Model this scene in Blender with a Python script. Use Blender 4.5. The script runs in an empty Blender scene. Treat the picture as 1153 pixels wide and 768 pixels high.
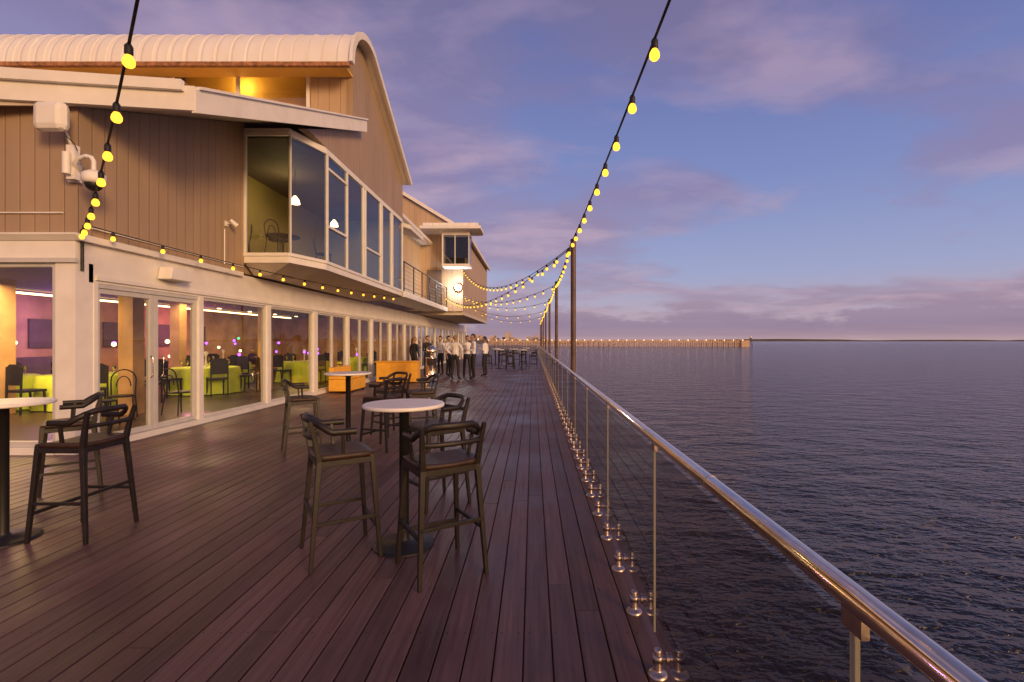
import bpy, math, random
from mathutils import Vector, Matrix
random.seed(7)
scene=bpy.context.scene
scene.view_settings.view_transform='Standard'
scene.view_settings.look='None'
scene.view_settings.exposure=0
R=math.radians

# ------------------------------------------------------------ materials
def new_mat(name):
    m=bpy.data.materials.new(name); m.use_nodes=True
    nt=m.node_tree; nt.nodes.clear()
    out=nt.nodes.new('ShaderNodeOutputMaterial')
    return m,nt,out
def pmat(name,col,rough=0.6,metal=0.0,var=0.12,nscale=6.0,bump=0.0,bscale=60.0,spec=0.5,coat=0.0,stretch=(1,1,1)):
    m,nt,out=new_mat(name)
    b=nt.nodes.new('ShaderNodeBsdfPrincipled')
    b.inputs['Roughness'].default_value=rough; b.inputs['Metallic'].default_value=metal
    b.inputs['Specular IOR Level'].default_value=spec
    b.inputs['Coat Weight'].default_value=coat
    tc=nt.nodes.new('ShaderNodeTexCoord')
    mp=nt.nodes.new('ShaderNodeMapping'); mp.inputs['Scale'].default_value=stretch
    nt.links.new(tc.outputs['Object'],mp.inputs[0])
    n=nt.nodes.new('ShaderNodeTexNoise'); n.inputs['Scale'].default_value=nscale; n.inputs['Detail'].default_value=3
    nt.links.new(mp.outputs[0],n.inputs['Vector'])
    r=nt.nodes.new('ShaderNodeValToRGB')
    r.color_ramp.elements[0].position=0.3; r.color_ramp.elements[1].position=0.7
    r.color_ramp.elements[0].color=[c*(1-var) for c in col]+[1]
    r.color_ramp.elements[1].color=[min(1,c*(1+var)) for c in col]+[1]
    nt.links.new(n.outputs['Fac'],r.inputs[0]); nt.links.new(r.outputs[0],b.inputs['Base Color'])
    if bump>0:
        n2=nt.nodes.new('ShaderNodeTexNoise'); n2.inputs['Scale'].default_value=bscale; n2.inputs['Detail'].default_value=2
        nt.links.new(mp.outputs[0],n2.inputs['Vector'])
        bp=nt.nodes.new('ShaderNodeBump'); bp.inputs['Strength'].default_value=bump; bp.inputs['Distance'].default_value=0.01
        nt.links.new(n2.outputs['Fac'],bp.inputs['Height']); nt.links.new(bp.outputs[0],b.inputs['Normal'])
    nt.links.new(b.outputs[0],out.inputs[0])
    return m
def emat(name,col,s,sample=True):
    m,nt,out=new_mat(name); e=nt.nodes.new('ShaderNodeEmission')
    e.inputs[0].default_value=(*col,1); e.inputs[1].default_value=s
    nt.links.new(e.outputs[0],out.inputs[0])
    if not sample: m.cycles.emission_sampling='NONE'
    return m
def gmat(name,tint,rough=0.0,f0=.06,wav=0.0):
    # thin architectural glass on a single sheet: Schlick reflectance + tinted transmission
    m,nt,out=new_mat(name); L=nt.links
    t=nt.nodes.new('ShaderNodeBsdfTransparent'); t.inputs[0].default_value=(*tint,1)
    g=nt.nodes.new('ShaderNodeBsdfGlossy'); g.inputs['Roughness'].default_value=rough
    ge=nt.nodes.new('ShaderNodeNewGeometry')
    dp=nt.nodes.new('ShaderNodeVectorMath'); dp.operation='DOT_PRODUCT'
    L.new(ge.outputs['Incoming'],dp.inputs[0]); L.new(ge.outputs['Normal'],dp.inputs[1])
    ab=nt.nodes.new('ShaderNodeMath'); ab.operation='ABSOLUTE'; L.new(dp.outputs['Value'],ab.inputs[0])
    om=nt.nodes.new('ShaderNodeMath'); om.operation='SUBTRACT'; om.inputs[0].default_value=1; L.new(ab.outputs[0],om.inputs[1])
    pw=nt.nodes.new('ShaderNodeMath'); pw.operation='POWER'; pw.inputs[1].default_value=5; L.new(om.outputs[0],pw.inputs[0])
    ma=nt.nodes.new('ShaderNodeMath'); ma.operation='MULTIPLY_ADD'; ma.inputs[1].default_value=1-f0; ma.inputs[2].default_value=f0; L.new(pw.outputs[0],ma.inputs[0])
    mx=nt.nodes.new('ShaderNodeMixShader')
    if wav>0:
        tc=nt.nodes.new('ShaderNodeTexCoord')
        n=nt.nodes.new('ShaderNodeTexNoise'); n.inputs['Scale'].default_value=1.3; n.inputs['Detail'].default_value=1; L.new(tc.outputs['Object'],n.inputs['Vector'])
        bp=nt.nodes.new('ShaderNodeBump'); bp.inputs['Strength'].default_value=wav; bp.inputs['Distance'].default_value=.02
        L.new(n.outputs['Fac'],bp.inputs['Height']); L.new(bp.outputs[0],g.inputs['Normal'])
    L.new(ma.outputs[0],mx.inputs[0]); L.new(t.outputs[0],mx.inputs[1]); L.new(g.outputs[0],mx.inputs[2])
    L.new(mx.outputs[0],out.inputs[0]); return m
def siding(name,col,period,axis_mix=(1,1,0),strength=0.8,stain=None,width=0.12,mul=.3):
    m,nt,out=new_mat(name)
    b=nt.nodes.new('ShaderNodeBsdfPrincipled'); b.inputs['Roughness'].default_value=0.55
    tc=nt.nodes.new('ShaderNodeTexCoord')
    dot=nt.nodes.new('ShaderNodeVectorMath'); dot.operation='DOT_PRODUCT'; dot.inputs[1].default_value=axis_mix
    nt.links.new(tc.outputs['Object'],dot.inputs[0])
    d=nt.nodes.new('ShaderNodeMath'); d.operation='DIVIDE'; d.inputs[1].default_value=period
    nt.links.new(dot.outputs['Value'],d.inputs[0])
    fr=nt.nodes.new('ShaderNodeMath'); fr.operation='FRACT'; nt.links.new(d.outputs[0],fr.inputs[0])
    pp=nt.nodes.new('ShaderNodeMath'); pp.operation='PINGPONG'; pp.inputs[1].default_value=0.5
    nt.links.new(fr.outputs[0],pp.inputs[0])
    mr=nt.nodes.new('ShaderNodeMapRange'); mr.inputs['From Min'].default_value=0; mr.inputs['From Max'].default_value=width
    nt.links.new(pp.outputs[0],mr.inputs['Value'])
    bp=nt.nodes.new('ShaderNodeBump'); bp.inputs['Strength'].default_value=strength; bp.inputs['Distance'].default_value=0.02
    nt.links.new(mr.outputs[0],bp.inputs['Height']); nt.links.new(bp.outputs[0],b.inputs['Normal'])
    mp=nt.nodes.new('ShaderNodeMapping'); mp.inputs['Scale'].default_value=(1.5,1.5,.35)
    nt.links.new(tc.outputs['Object'],mp.inputs[0])
    n=nt.nodes.new('ShaderNodeTexNoise'); n.inputs['Scale'].default_value=1.6; n.inputs['Detail'].default_value=5
    nt.links.new(mp.outputs[0],n.inputs['Vector'])
    r=nt.nodes.new('ShaderNodeValToRGB'); r.color_ramp.elements[0].position=.3; r.color_ramp.elements[1].position=.72
    s=stain or [c*.84 for c in col]
    r.color_ramp.elements[0].color=(*s,1); r.color_ramp.elements[1].color=(*col,1)
    nt.links.new(n.outputs['Fac'],r.inputs[0])
    mu=nt.nodes.new('ShaderNodeMixRGB'); mu.blend_type='MULTIPLY'; mu.inputs[0].default_value=mul
    nt.links.new(r.outputs[0],mu.inputs[1]); nt.links.new(mr.outputs[0],mu.inputs[2])
    nt.links.new(mu.outputs[0],b.inputs['Base Color'])
    nt.links.new(b.outputs[0],out.inputs[0]); return m

M={}
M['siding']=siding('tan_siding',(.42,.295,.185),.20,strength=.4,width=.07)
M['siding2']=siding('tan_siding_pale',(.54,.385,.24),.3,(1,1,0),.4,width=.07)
M['roof']=siding('white_ribbed_roof',(.90,.87,.82),.38,(1,0,0),.5,stain=(.84,.78,.70),width=.12,mul=.08)
M['white']=pmat('white_paint',(.80,.76,.70),.5,var=.06,nscale=3,bump=.05)
M['cream']=pmat('cream_soffit',(.58,.50,.40),.6,var=.1,nscale=2)
M['frame']=pmat('frame_aluminium',(.60,.58,.54),.4,metal=.1,var=.05)
M['rust']=pmat('rusty_gutter',(.34,.15,.06),.75,var=.5,nscale=9)
M['glass']=gmat('window_glass',(.78,.79,.76),0,.085,wav=.05)
M['bayglass']=gmat('bay_glass',(.56,.60,.62),0,.14,wav=.05)
M['railglass']=gmat('balustrade_glass',(.62,.61,.61),0,.075)
M['edgeglass']=pmat('glass_edge',(.38,.36,.26),.25,var=.05)
M['steel']=pmat('stainless_steel',(.70,.62,.54),.07,metal=1,var=.08,nscale=30)
M['steelb']=pmat('brushed_steel_fittings',(.46,.38,.34),.36,metal=1,var=.15,nscale=40)
M['stool']=pmat('stool_dark_wood',(.014,.009,.007),.5,var=.35,nscale=14,bump=.15,bscale=90)
M['seat']=pmat('stool_seat',(.045,.022,.014),.5,var=.3,nscale=20,bump=.3,bscale=150)
M['black']=pmat('black_metal',(.012,.011,.011),.5,var=.2)
M['tabletop']=pmat('white_table_top',(.82,.78,.73),.35,var=.04,nscale=8)
M['pole']=pmat('pole_brown_steel',(.10,.055,.04),.5,var=.3)
M['cable']=pmat('cable_rubber',(.012,.011,.012),.6)
M['bulb']=emat('bulb_lit',(1,.43,.03),3.2)
M['bulbfar']=emat('bulb_lit_row',(1,.50,.035),2.3,False)
M['lime']=pmat('lime_tablecloth',(.50,.62,.05),.8,var=.12,nscale=4)
M['orange']=pmat('yellow_bench',(.82,.42,.04),.55,var=.1)
M['intwall']=pmat('interior_wall',(.58,.36,.17),.8,var=.3,nscale=1.5)
M['olive']=pmat('interior_olive_wall',(.44,.33,.08),.8,var=.12,nscale=1)
M['yellow']=pmat('yellow_wall',(.80,.46,.09),.7,var=.08,nscale=2)
M['intfloor']=pmat('interior_floor',(.07,.04,.03),.35,var=.3)
M['dark']=pmat('interior_ceiling',(.14,.10,.08),.8)
M['lamp']=emat('ceiling_lamp',(1,.66,.30),9,False)
M['flood']=emat('floodlight_lens',(.95,.97,1),40)
M['purple']=emat('party_light_purple',(.45,.1,.95),4.5,False)
M['green']=emat('party_light_green',(.1,.9,.35),2.5,False)
M['pink']=pmat('balloon_pink',(.7,.1,.3),.3)
M['skin']=pmat('skin',(.45,.26,.18),.55,var=.06)
M['shirtw']=pmat('white_shirt',(.80,.78,.76),.8,var=.06,nscale=10)
M['shirtb']=pmat('black_shirt',(.02,.02,.024),.8,var=.2)
M['shirtg']=pmat('grey_dress',(.16,.13,.14),.8,var=.2)
M['trouser']=pmat('dark_trousers',(.015,.015,.018),.75,var=.2)
M['hair']=pmat('dark_hair',(.03,.018,.012),.6,var=.3,nscale=40)
M['hairf']=pmat('fair_hair',(.25,.15,.07),.6,var=.3,nscale=40)
M['pier']=pmat('pier_timber',(.55,.38,.26),.8,var=.3,nscale=1)
M['city']=pmat('city_facades',(.50,.38,.30),.8,var=.5,nscale=.03)
M['land']=pmat('distant_land',(.09,.08,.09),.9,var=.3,nscale=.01)
M['cityl']=emat('city_lights',(1,.7,.4),3,False)

def deckmat():
    m,nt,out=new_mat('deck_timber')
    b=nt.nodes.new('ShaderNodeBsdfPrincipled')
    at=nt.nodes.new('ShaderNodeAttribute'); at.attribute_name='tint'
    tc=nt.nodes.new('ShaderNodeTexCoord')
    mp=nt.nodes.new('ShaderNodeMapping'); mp.inputs['Scale'].default_value=(34,1.3,5)
    off=nt.nodes.new('ShaderNodeVectorMath'); off.operation='ADD'
    cb=nt.nodes.new('ShaderNodeCombineXYZ')
    m17=nt.nodes.new('ShaderNodeMath'); m17.operation='MULTIPLY'; m17.inputs[1].default_value=37
    nt.links.new(at.outputs['Fac'],m17.inputs[0]); nt.links.new(m17.outputs[0],cb.inputs[1])
    nt.links.new(tc.outputs['Object'],off.inputs[0]); nt.links.new(cb.outputs[0],off.inputs[1])
    nt.links.new(off.outputs[0],mp.inputs[0])
    n=nt.nodes.new('ShaderNodeTexNoise'); n.inputs['Scale'].default_value=1.0; n.inputs['Detail'].default_value=5; n.inputs['Roughness'].default_value=.68
    nt.links.new(mp.outputs[0],n.inputs['Vector'])
    r=nt.nodes.new('ShaderNodeValToRGB'); e=r.color_ramp.elements
    e[0].position=.28; e[0].color=(.095,.046,.039,1); e[1].position=.75; e[1].color=(.225,.118,.098,1)
    nt.links.new(n.outputs['Fac'],r.inputs[0])
    t=nt.nodes.new('ShaderNodeMapRange'); t.inputs['To Min'].default_value=.72; t.inputs['To Max'].default_value=1.2
    nt.links.new(at.outputs['Fac'],t.inputs['Value'])
    sc=nt.nodes.new('ShaderNodeVectorMath'); sc.operation='SCALE'
    nt.links.new(r.outputs[0],sc.inputs[0]); nt.links.new(t.outputs[0],sc.inputs['Scale'])
    n3=nt.nodes.new('ShaderNodeTexNoise'); n3.inputs['Scale'].default_value=.9; n3.inputs['Detail'].default_value=4
    nt.links.new(tc.outputs['Object'],n3.inputs['Vector'])
    t3=nt.nodes.new('ShaderNodeMapRange'); t3.inputs['From Min'].default_value=.3;t3.inputs['From Max'].default_value=.7
    t3.inputs['To Min'].default_value=.70; t3.inputs['To Max'].default_value=1.2
    nt.links.new(n3.outputs['Fac'],t3.inputs['Value'])
    sc2=nt.nodes.new('ShaderNodeVectorMath'); sc2.operation='SCALE'
    nt.links.new(sc.outputs[0],sc2.inputs[0]); nt.links.new(t3.outputs[0],sc2.inputs['Scale'])
    nt.links.new(sc2.outputs[0],b.inputs['Base Color'])
    t4=nt.nodes.new('ShaderNodeMapRange'); t4.inputs['From Min'].default_value=.3; t4.inputs['From Max'].default_value=.7; t4.inputs['To Min'].default_value=.32; t4.inputs['To Max'].default_value=.60
    nt.links.new(n3.outputs['Fac'],t4.inputs['Value']); nt.links.new(t4.outputs[0],b.inputs['Roughness'])
    b.inputs['Specular IOR Level'].default_value=.4
    bp=nt.nodes.new('ShaderNodeBump'); bp.inputs['Strength'].default_value=.4; bp.inputs['Distance'].default_value=.004
    nt.links.new(n.outputs['Fac'],bp.inputs['Height']); nt.links.new(bp.outputs[0],b.inputs['Normal'])
    nt.links.new(b.outputs[0],out.inputs[0]); return m
M['deck']=deckmat()
def watermat():
    m,nt,out=new_mat('sea_water')
    b=nt.nodes.new('ShaderNodeBsdfPrincipled')
    b.inputs['Base Color'].default_value=(.022,.024,.036,1); b.inputs['Roughness'].default_value=.10
    b.inputs['IOR'].default_value=1.33
    tc=nt.nodes.new('ShaderNodeTexCoord')
    last=None
    for i,(s,st,dist,rot) in enumerate([(.55,(1,1.8,1),.50,.5),(2.4,(1,1.9,1),.20,.9),(8.0,(1,1.6,1),.065,.3)]):
        mp=nt.nodes.new('ShaderNodeMapping'); mp.inputs['Scale'].default_value=st; mp.inputs['Rotation'].default_value=(0,0,rot)
        nt.links.new(tc.outputs['Object'],mp.inputs[0])
        n=nt.nodes.new('ShaderNodeTexNoise'); n.inputs['Scale'].default_value=s; n.inputs['Detail'].default_value=2; n.inputs['Distortion'].default_value=.4
        nt.links.new(mp.outputs[0],n.inputs['Vector'])
        bp=nt.nodes.new('ShaderNodeBump'); bp.inputs['Strength'].default_value=.9; bp.inputs['Distance'].default_value=dist
        nt.links.new(n.outputs['Fac'],bp.inputs['Height'])
        if last: nt.links.new(last.outputs[0],bp.inputs['Normal'])
        last=bp
    nt.links.new(last.outputs[0],b.inputs['Normal'])
    nt.links.new(b.outputs[0],out.inputs[0]); return m
M['water']=watermat()

# ------------------------------------------------------------ mesh builder
def empty(name,loc=(0,0,0),rz=0):
    o=bpy.data.objects.new(name,None); o.location=loc; o.rotation_euler=(0,0,rz)
    o.empty_display_size=.2
    scene.collection.objects.link(o); return o
class MB:
    def __init__(s): s.v=[];s.f=[];s.m=[];s.s=[];s.mats=[]
    def add(s,vs,fs,mat,smooth=False):
        o=len(s.v); s.v+= [tuple(v) for v in vs]
        if mat not in s.mats: s.mats.append(mat)
        k=s.mats.index(mat)
        for f in fs: s.f.append(tuple(i+o for i in f)); s.m.append(k); s.s.append(smooth)
    def box(s,x0,x1,y0,y1,z0,z1,mat):
        vs=[(x,y,z) for z in (z0,z1) for y in (y0,y1) for x in (x0,x1)]
        s.add(vs,[(0,2,3,1),(4,5,7,6),(0,1,5,4),(2,6,7,3),(0,4,6,2),(1,3,7,5)],mat)
    def sheetx(s,x,y0,y1,z0,z1,mat): s.add([(x,y0,z0),(x,y1,z0),(x,y1,z1),(x,y0,z1)],[(0,1,2,3)],mat)
    def sheety(s,y,x0,x1,z0,z1,mat): s.add([(x0,y,z0),(x1,y,z0),(x1,y,z1),(x0,y,z1)],[(0,1,2,3)],mat)
    def prism(s,prof,axis,a,b,mat):
        def P(p,t):
            return {'x':(t,p[0],p[1]),'y':(p[0],t,p[1]),'z':(p[0],p[1],t)}[axis]
        n=len(prof); vs=[P(p,a) for p in prof]+[P(p,b) for p in prof]
        fs=[tuple(range(n))[::-1],tuple(range(n,2*n))]+[(i,(i+1)%n,(i+1)%n+n,i+n) for i in range(n)]
        s.add(vs,fs,mat)
    def sweep(s,pts,r,mat,seg=10,sx=1,sy=1,smooth=True,square=False):
        pts=[Vector(p) for p in pts]; n=len(pts)
        rs=r if isinstance(r,(list,tuple)) else [r]*n
        rings=[]; up=Vector((0,0,1))
        t0=(pts[1]-pts[0]).normalized()
        if abs(t0.dot(up))>.9: up=Vector((0,1,0))
        for i in range(n):
            t=((pts[min(i+1,n-1)]-pts[i]).normalized()+(pts[i]-pts[max(i-1,0)]).normalized()) if 0<i<n-1 else (pts[1]-pts[0] if i==0 else pts[-1]-pts[-2])
            t.normalize(); a=t.cross(up)
            if a.length<1e-4: a=Vector((1,0,0))
            a.normalize(); b=a.cross(t).normalized()
            rings.append([pts[i]+a*(math.cos(q)*rs[i]*sx)+b*(math.sin(q)*rs[i]*sy) for q in [2*math.pi*(k+.5)/seg for k in range(seg)]])
        vs=[v for rg in rings for v in rg]; fs=[]
        for i in range(n-1):
            for k in range(seg):
                fs.append((i*seg+k,i*seg+(k+1)%seg,(i+1)*seg+(k+1)%seg,(i+1)*seg+k))
        s.add(vs,fs,mat,smooth)
        s.add(rings[0],[tuple(range(seg))[::-1]],mat); s.add(rings[-1],[tuple(range(seg))],mat)
    def bar(s,p0,p1,w0,w1,mat):
        s.sweep([p0,p1],[w0*.7071,w1*.7071],mat,seg=4,smooth=False)
    def lathe(s,c,prof,mat,seg=28,smooth=True):
        vs=[];fs=[];n=len(prof)
        for (r,z) in prof:
            for k in range(seg):
                q=2*math.pi*k/seg; vs.append((c[0]+r*math.cos(q),c[1]+r*math.sin(q),c[2]+z))
        for i in range(n-1):
            for k in range(seg):
                fs.append((i*seg+k,i*seg+(k+1)%seg,(i+1)*seg+(k+1)%seg,(i+1)*seg+k))
        s.add(vs,fs,mat,smooth)
        s.add(vs[:seg],[tuple(range(seg))[::-1]],mat); s.add(vs[-seg:],[tuple(range(seg))],mat)
    def ell(s,c,r,mat,nu=10,nv=7):
        vs=[];fs=[]
        for j in range(nv+1):
            p=math.pi*(j/nv)-math.pi/2
            pr=max(math.cos(p),.02)
            for k in range(nu):
                q=2*math.pi*k/nu; vs.append((c[0]+r[0]*pr*math.cos(q),c[1]+r[1]*pr*math.sin(q),c[2]+r[2]*math.sin(p)))
        for i in range(nv):
            for k in range(nu): fs.append((i*nu+k,i*nu+(k+1)%nu,(i+1)*nu+(k+1)%nu,(i+1)*nu+k))
        s.add(vs,fs,mat,True)
    def build(s,name,parent=None,bevel=0,loc=None,rz=0):
        me=bpy.data.meshes.new(name); me.from_pydata(s.v,[],s.f)
        for k in s.mats: me.materials.append(M[k])
        for i,p in enumerate(me.polygons): p.material_index=s.m[i]; p.use_smooth=s.s[i]
        me.update()
        o=bpy.data.objects.new(name,me); scene.collection.objects.link(o)
        if parent: o.parent=parent
        if loc: o.location=loc
        o.rotation_euler=(0,0,rz)
        if bevel>0:
            b=o.modifiers.new('bevel','BEVEL'); b.width=bevel; b.segments=2; b.limit_method='ANGLE'
        return o

# ------------------------------------------------------------ deck
def build_deck():
    v=[];f=[];tint=[];mi=[]
    pitch=.143; w=.136; X1=.665
    nb=int((X1+13)/pitch)
    for i in range(nb):
        x1=X1-i*pitch; x0=x1-w
        yend=60 if x1>-6.25 else 6.60
        y=-5-random.random()*3
        while y<yend:
            L=random.choice([2.4,3.0,3.6,4.2,4.8]); y1=min(y+L,yend)
            dz=random.uniform(-.0012,.0012); c=.004
            prof=[(x0,-.03),(x1,-.03),(x1,dz-c),(x1-c,dz),(x0+c,dz),(x0,dz-c)]
            o=len(v)
            for yy in (y+.002,y1-.002):
                for p in prof: v.append((p[0],yy,p[1]))
            f.append((0+o,1+o,2+o,3+o,4+o,5+o)); f.append(tuple(o+6+k for k in (5,4,3,2,1,0)))
            for k in range(6): f.append((o+(k+1)%6,o+k,o+6+k,o+6+(k+1)%6))
            t=random.random(); tint+= [t]*8; mi+=[0]*8
            y=y1
    for i in range(nb):
        xc=X1-i*pitch-w/2
        if xc<-6.1: break
        for j in range(0,22):
            yy=.3+j*.45
            for dx in (-.045,.045):
                o=len(v)
                for k in range(6):
                    q=k*math.pi/3; v.append((xc+dx+.0048*math.cos(q),yy+.0048*math.sin(q),.0022))
                f.append(tuple(o+k for k in range(6))); tint.append(0); mi.append(1)
    me=bpy.data.meshes.new('deck'); me.from_pydata(v,[],f)
    me.materials.append(M['deck']); me.materials.append(M['black'])
    for p,k in zip(me.polygons,mi): p.material_index=k
    a=me.attributes.new('tint','FLOAT','FACE'); a.data.foreach_set('value',tint)
    o=bpy.data.objects.new('boards',me); scene.collection.objects.link(o)
    root=empty('timber_deck'); o.parent=root
    b=MB()
    b.box(-13,.63,-6,6.6,-.25,-.034,'black'); b.box(-6.25,.63,6.6,60,-.25,-.034,'black')
    b.box(.668,.70,-6,60,-.32,-.01,'deck')
    for yy in range(-4,60,4):
        for xx in (.3,-3,-6): b.sweep([(xx,yy,-3.2),(xx,yy,-.25)],.15,'pole',10)
    b.build('substructure',root)
build_deck()

# ------------------------------------------------------------ water, land
b=MB(); b.add([(-9000,-3000,-2),(9000,-3000,-2),(9000,12000,-2),(-9000,12000,-2)],[(0,1,2,3)],'water'); b.build('sea_water')
b=MB()
prof=[]
for i in range(60):
    x=1900+i*110; h=12+10*math.sin(i*.31)*math.sin(i*.11+1)+random.random()*5
    prof.append((x,-2+max(h,4)))
poly=[(1800,-3)]+[(1850,0)]+prof+[(8600,-3)]
b.prism(poly,'y',4600,5200,'land'); b.build('distant_shore')
b=MB()
for i in range(90):
    x=-330+i*3.9+random.uniform(-1,1); h=random.choice([3,4,5,6,7,9,12]) * random.uniform(.8,1.2); w=random.uniform(3,7)
    b.box(x,x+w,700+random.uniform(0,40),760+random.random()*9,-2.5,-2+h+2,'city')
    if random.random()<.6: b.box(x+1,x+1.8,698,699.2,1.5+random.random()*h*.4,2.2+random.random()*h*.4,'cityl')
b.prism([(-420,-3),(-400,2.5),(0,2.8),(60,1),(90,-3)],'y',690,1000,'land')
b.build('distant_city')
pr=MB()
A=Vector((-30,330)); B=Vector((130,300)); n=150
for i in range(n+1):
    p=A.lerp(B,i/n)
    hz=random.uniform(2.2,2.9)
    pr.box(p.x-.28,p.x+.28,p.y-.3,p.y+.3,-2.6,hz,'pier')
    if i%3==0: pr.box(p.x-.2,p.x+.2,p.y+4,p.y+4.5,-2.6,1.5,'pier')
    if i%5==0: pr.box(p.x-.25,p.x+.25,p.y-.7,p.y-.4,1.9,2.3,'cityl')
pr.add([(A.x,A.y-.2,.6),(B.x,B.y-.2,.6),(B.x,B.y-.2,1.7),(A.x,A.y-.2,1.7),(A.x,A.y+5,.6),(B.x,B.y+5,.6),(B.x,B.y+5,1.7),(A.x,A.y+5,1.7)],
 [(0,1,2,3),(4,7,6,5),(3,2,6,7),(0,4,5,1),(0,3,7,4),(1,5,6,2)],'pier')
pr.box(B.x-1,B.x+4,B.y-1,B.y+6,-2.6,1.9,'pier')
pr.build('timber_pier')
bm=MB()
for dx,dy in ((-1,-1),(1,-1),(1,1),(-1,1)): bm.sweep([(136+dx,302+dy,-2.5),(136+dx*.3,302+dy*.3,3.6)],.14,'pole',6)
bm.box(135,137,301,303,1.2,1.4,'pole'); bm.lathe((136,302,3.6),[(.5,0),(.5,.8),(.1,1.2)],'white',10)
bm.build('channel_beacon')

# ------------------------------------------------------------ glass balustrade
root=empty('glass_balustrade')
g=MB(); e=MB(); st=MB()
XR=.626
y=-3.71
while y<59:
    g.sheetx(XR,y+.008,y+1.542,.045,.985,'railglass')
    for q in (.26,.775,1.29):
        yy=y+q; c_=(XR-.05,yy,0)
        st.lathe(c_,[(.046,0),(.046,.007),(.036,.016),(.021,.022),(.019,.028),(.019,.112),(.016,.120),(.006,.124)],'steelb',18)
        st.lathe((c_[0],c_[1],.058),[(.019,0),(.0255,.003),(.0255,.034),(.019,.037)],'steelb',18)
        st.sweep([(XR-.05,yy,.075),(XR+.016,yy,.075)],.013,'steelb',12)
        st.sweep([(XR-.014,yy,.075),(XR-.002,yy,.075)],.026,'steelb',14)
    e.box(XR-.005,XR+.005,y+1.542,y+1.547,.045,.985,'edgeglass')
    e.box(XR-.005,XR+.005,y+.003,y+.008,.045,.985,'edgeglass')
    st.box(XR-.008,XR+.008,y-.03,y+.03,.975,1.02,'steelb')
    y+=1.55
for x in range(4):
    g.sheety(59.9,-6.1+x*1.65,-6.1+x*1.65+1.6,.05,.99,'railglass')
st.sweep([(XR,-3.7,1.04),(XR,20,1.04),(XR,40,1.04),(XR,59.95,1.04)],.0265,'steel',32)
for yy in (1.7,7.9,14.1): st.sweep([(XR,yy-.004,1.04),(XR,yy+.004,1.04)],.0275,'steelb',32)
st.sweep([(-6.1,59.95,1.04),(XR,59.95,1.04)],.0255,'steel',16)
g.build('glass_panels',root); e.build('panel_edges',root); st.build('handrail_and_spigots',root)

# ------------------------------------------------------------ string lights
def string(A,B,sag,step=.65,first=.3,rb=.031,far=False):
    A=Vector(A);B=Vector(B);L=(B-A).length;n=max(12,int(L/.4))
    def P(t):
        p=A.lerp(B,t); p.z-=sag*4*t*(1-t); return p
    m=MB(); m.sweep([P(i/n) for i in range(n+1)],.0085,'cable',6)
    s=first
    while s<L:
        p=P(s/L)
        m.lathe((p.x,p.y,p.z-.062),[(.016,0),(.021,.008),(.021,.05),(.012,.066)],'cable',8)
        bp=[(rb*.15,0),(rb*.6,rb*.14),(rb*.93,rb*.55),(rb,rb*1.0),(rb*.9,rb*1.5),(rb*.5,rb*2.2)]
        if far: bp=[(rb*.5,0),(rb,rb*.7),(rb,rb*1.3),(rb*.5,rb*2.1)]
        m.lathe((p.x,p.y,p.z-.062-2.15*rb),bp,'bulbfar' if far else 'bulb',6 if far else 12)
        s+=step*random.uniform(.96,1.04)
    return m.build('string_lights')
XP=.76
poles=[9.1,15.6,22.1,28.6,35.1,41.6,48.1]
for py in [-1.2]+poles:
    m=MB(); m.sweep([(XP,py,-3),(XP,py,3.42)],.05,'pole',14)
    m.lathe((XP,py,3.42),[(.056,0),(.056,.03),(.02,.05)],'black',14)
    m.box(XP-.06,XP+.06,py-.07,py+.07,-.28,-.12,'black')
    m.sweep([(XP-.05,py,3.34),(XP-.09,py,3.34)],.008,'steel',8)
    m.build('light_pole')
string((XP-.03,-1.2,3.52),(XP-.05,9.1,3.36),.13,.64,.25)
for a,c in zip(poles[:-1],poles[1:]): string((XP-.05,a,3.36),(XP-.05,c,3.36),.13,.62,far=True)
string((XP,9.1,3.36),(-3.95,26.9,5.6),.95,.75,far=True)
string((XP,9.1,3.33),(-4.85,26.9,4.0),.75,.75,far=True)
string((XP,15.6,3.36),(-3.95,26.95,4.1),.5,.75,far=True)
string((XP,22.1,3.36),(-3.95,27.2,4.0),.45,.7,far=True)
string((XP,28.6,3.36),(-3.95,30.0,3.7),.5,.7,far=True)
string((XP,35.1,3.36),(-3.95,35.5,3.6),.5,.7,far=True)
string((-.66,1.1,3.62),(-6.02,6.45,3.02),.33,.66,.28)
string((-6.02,6.6,3.10),(-4.86,17.8,3.15),.12,.8)

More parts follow.
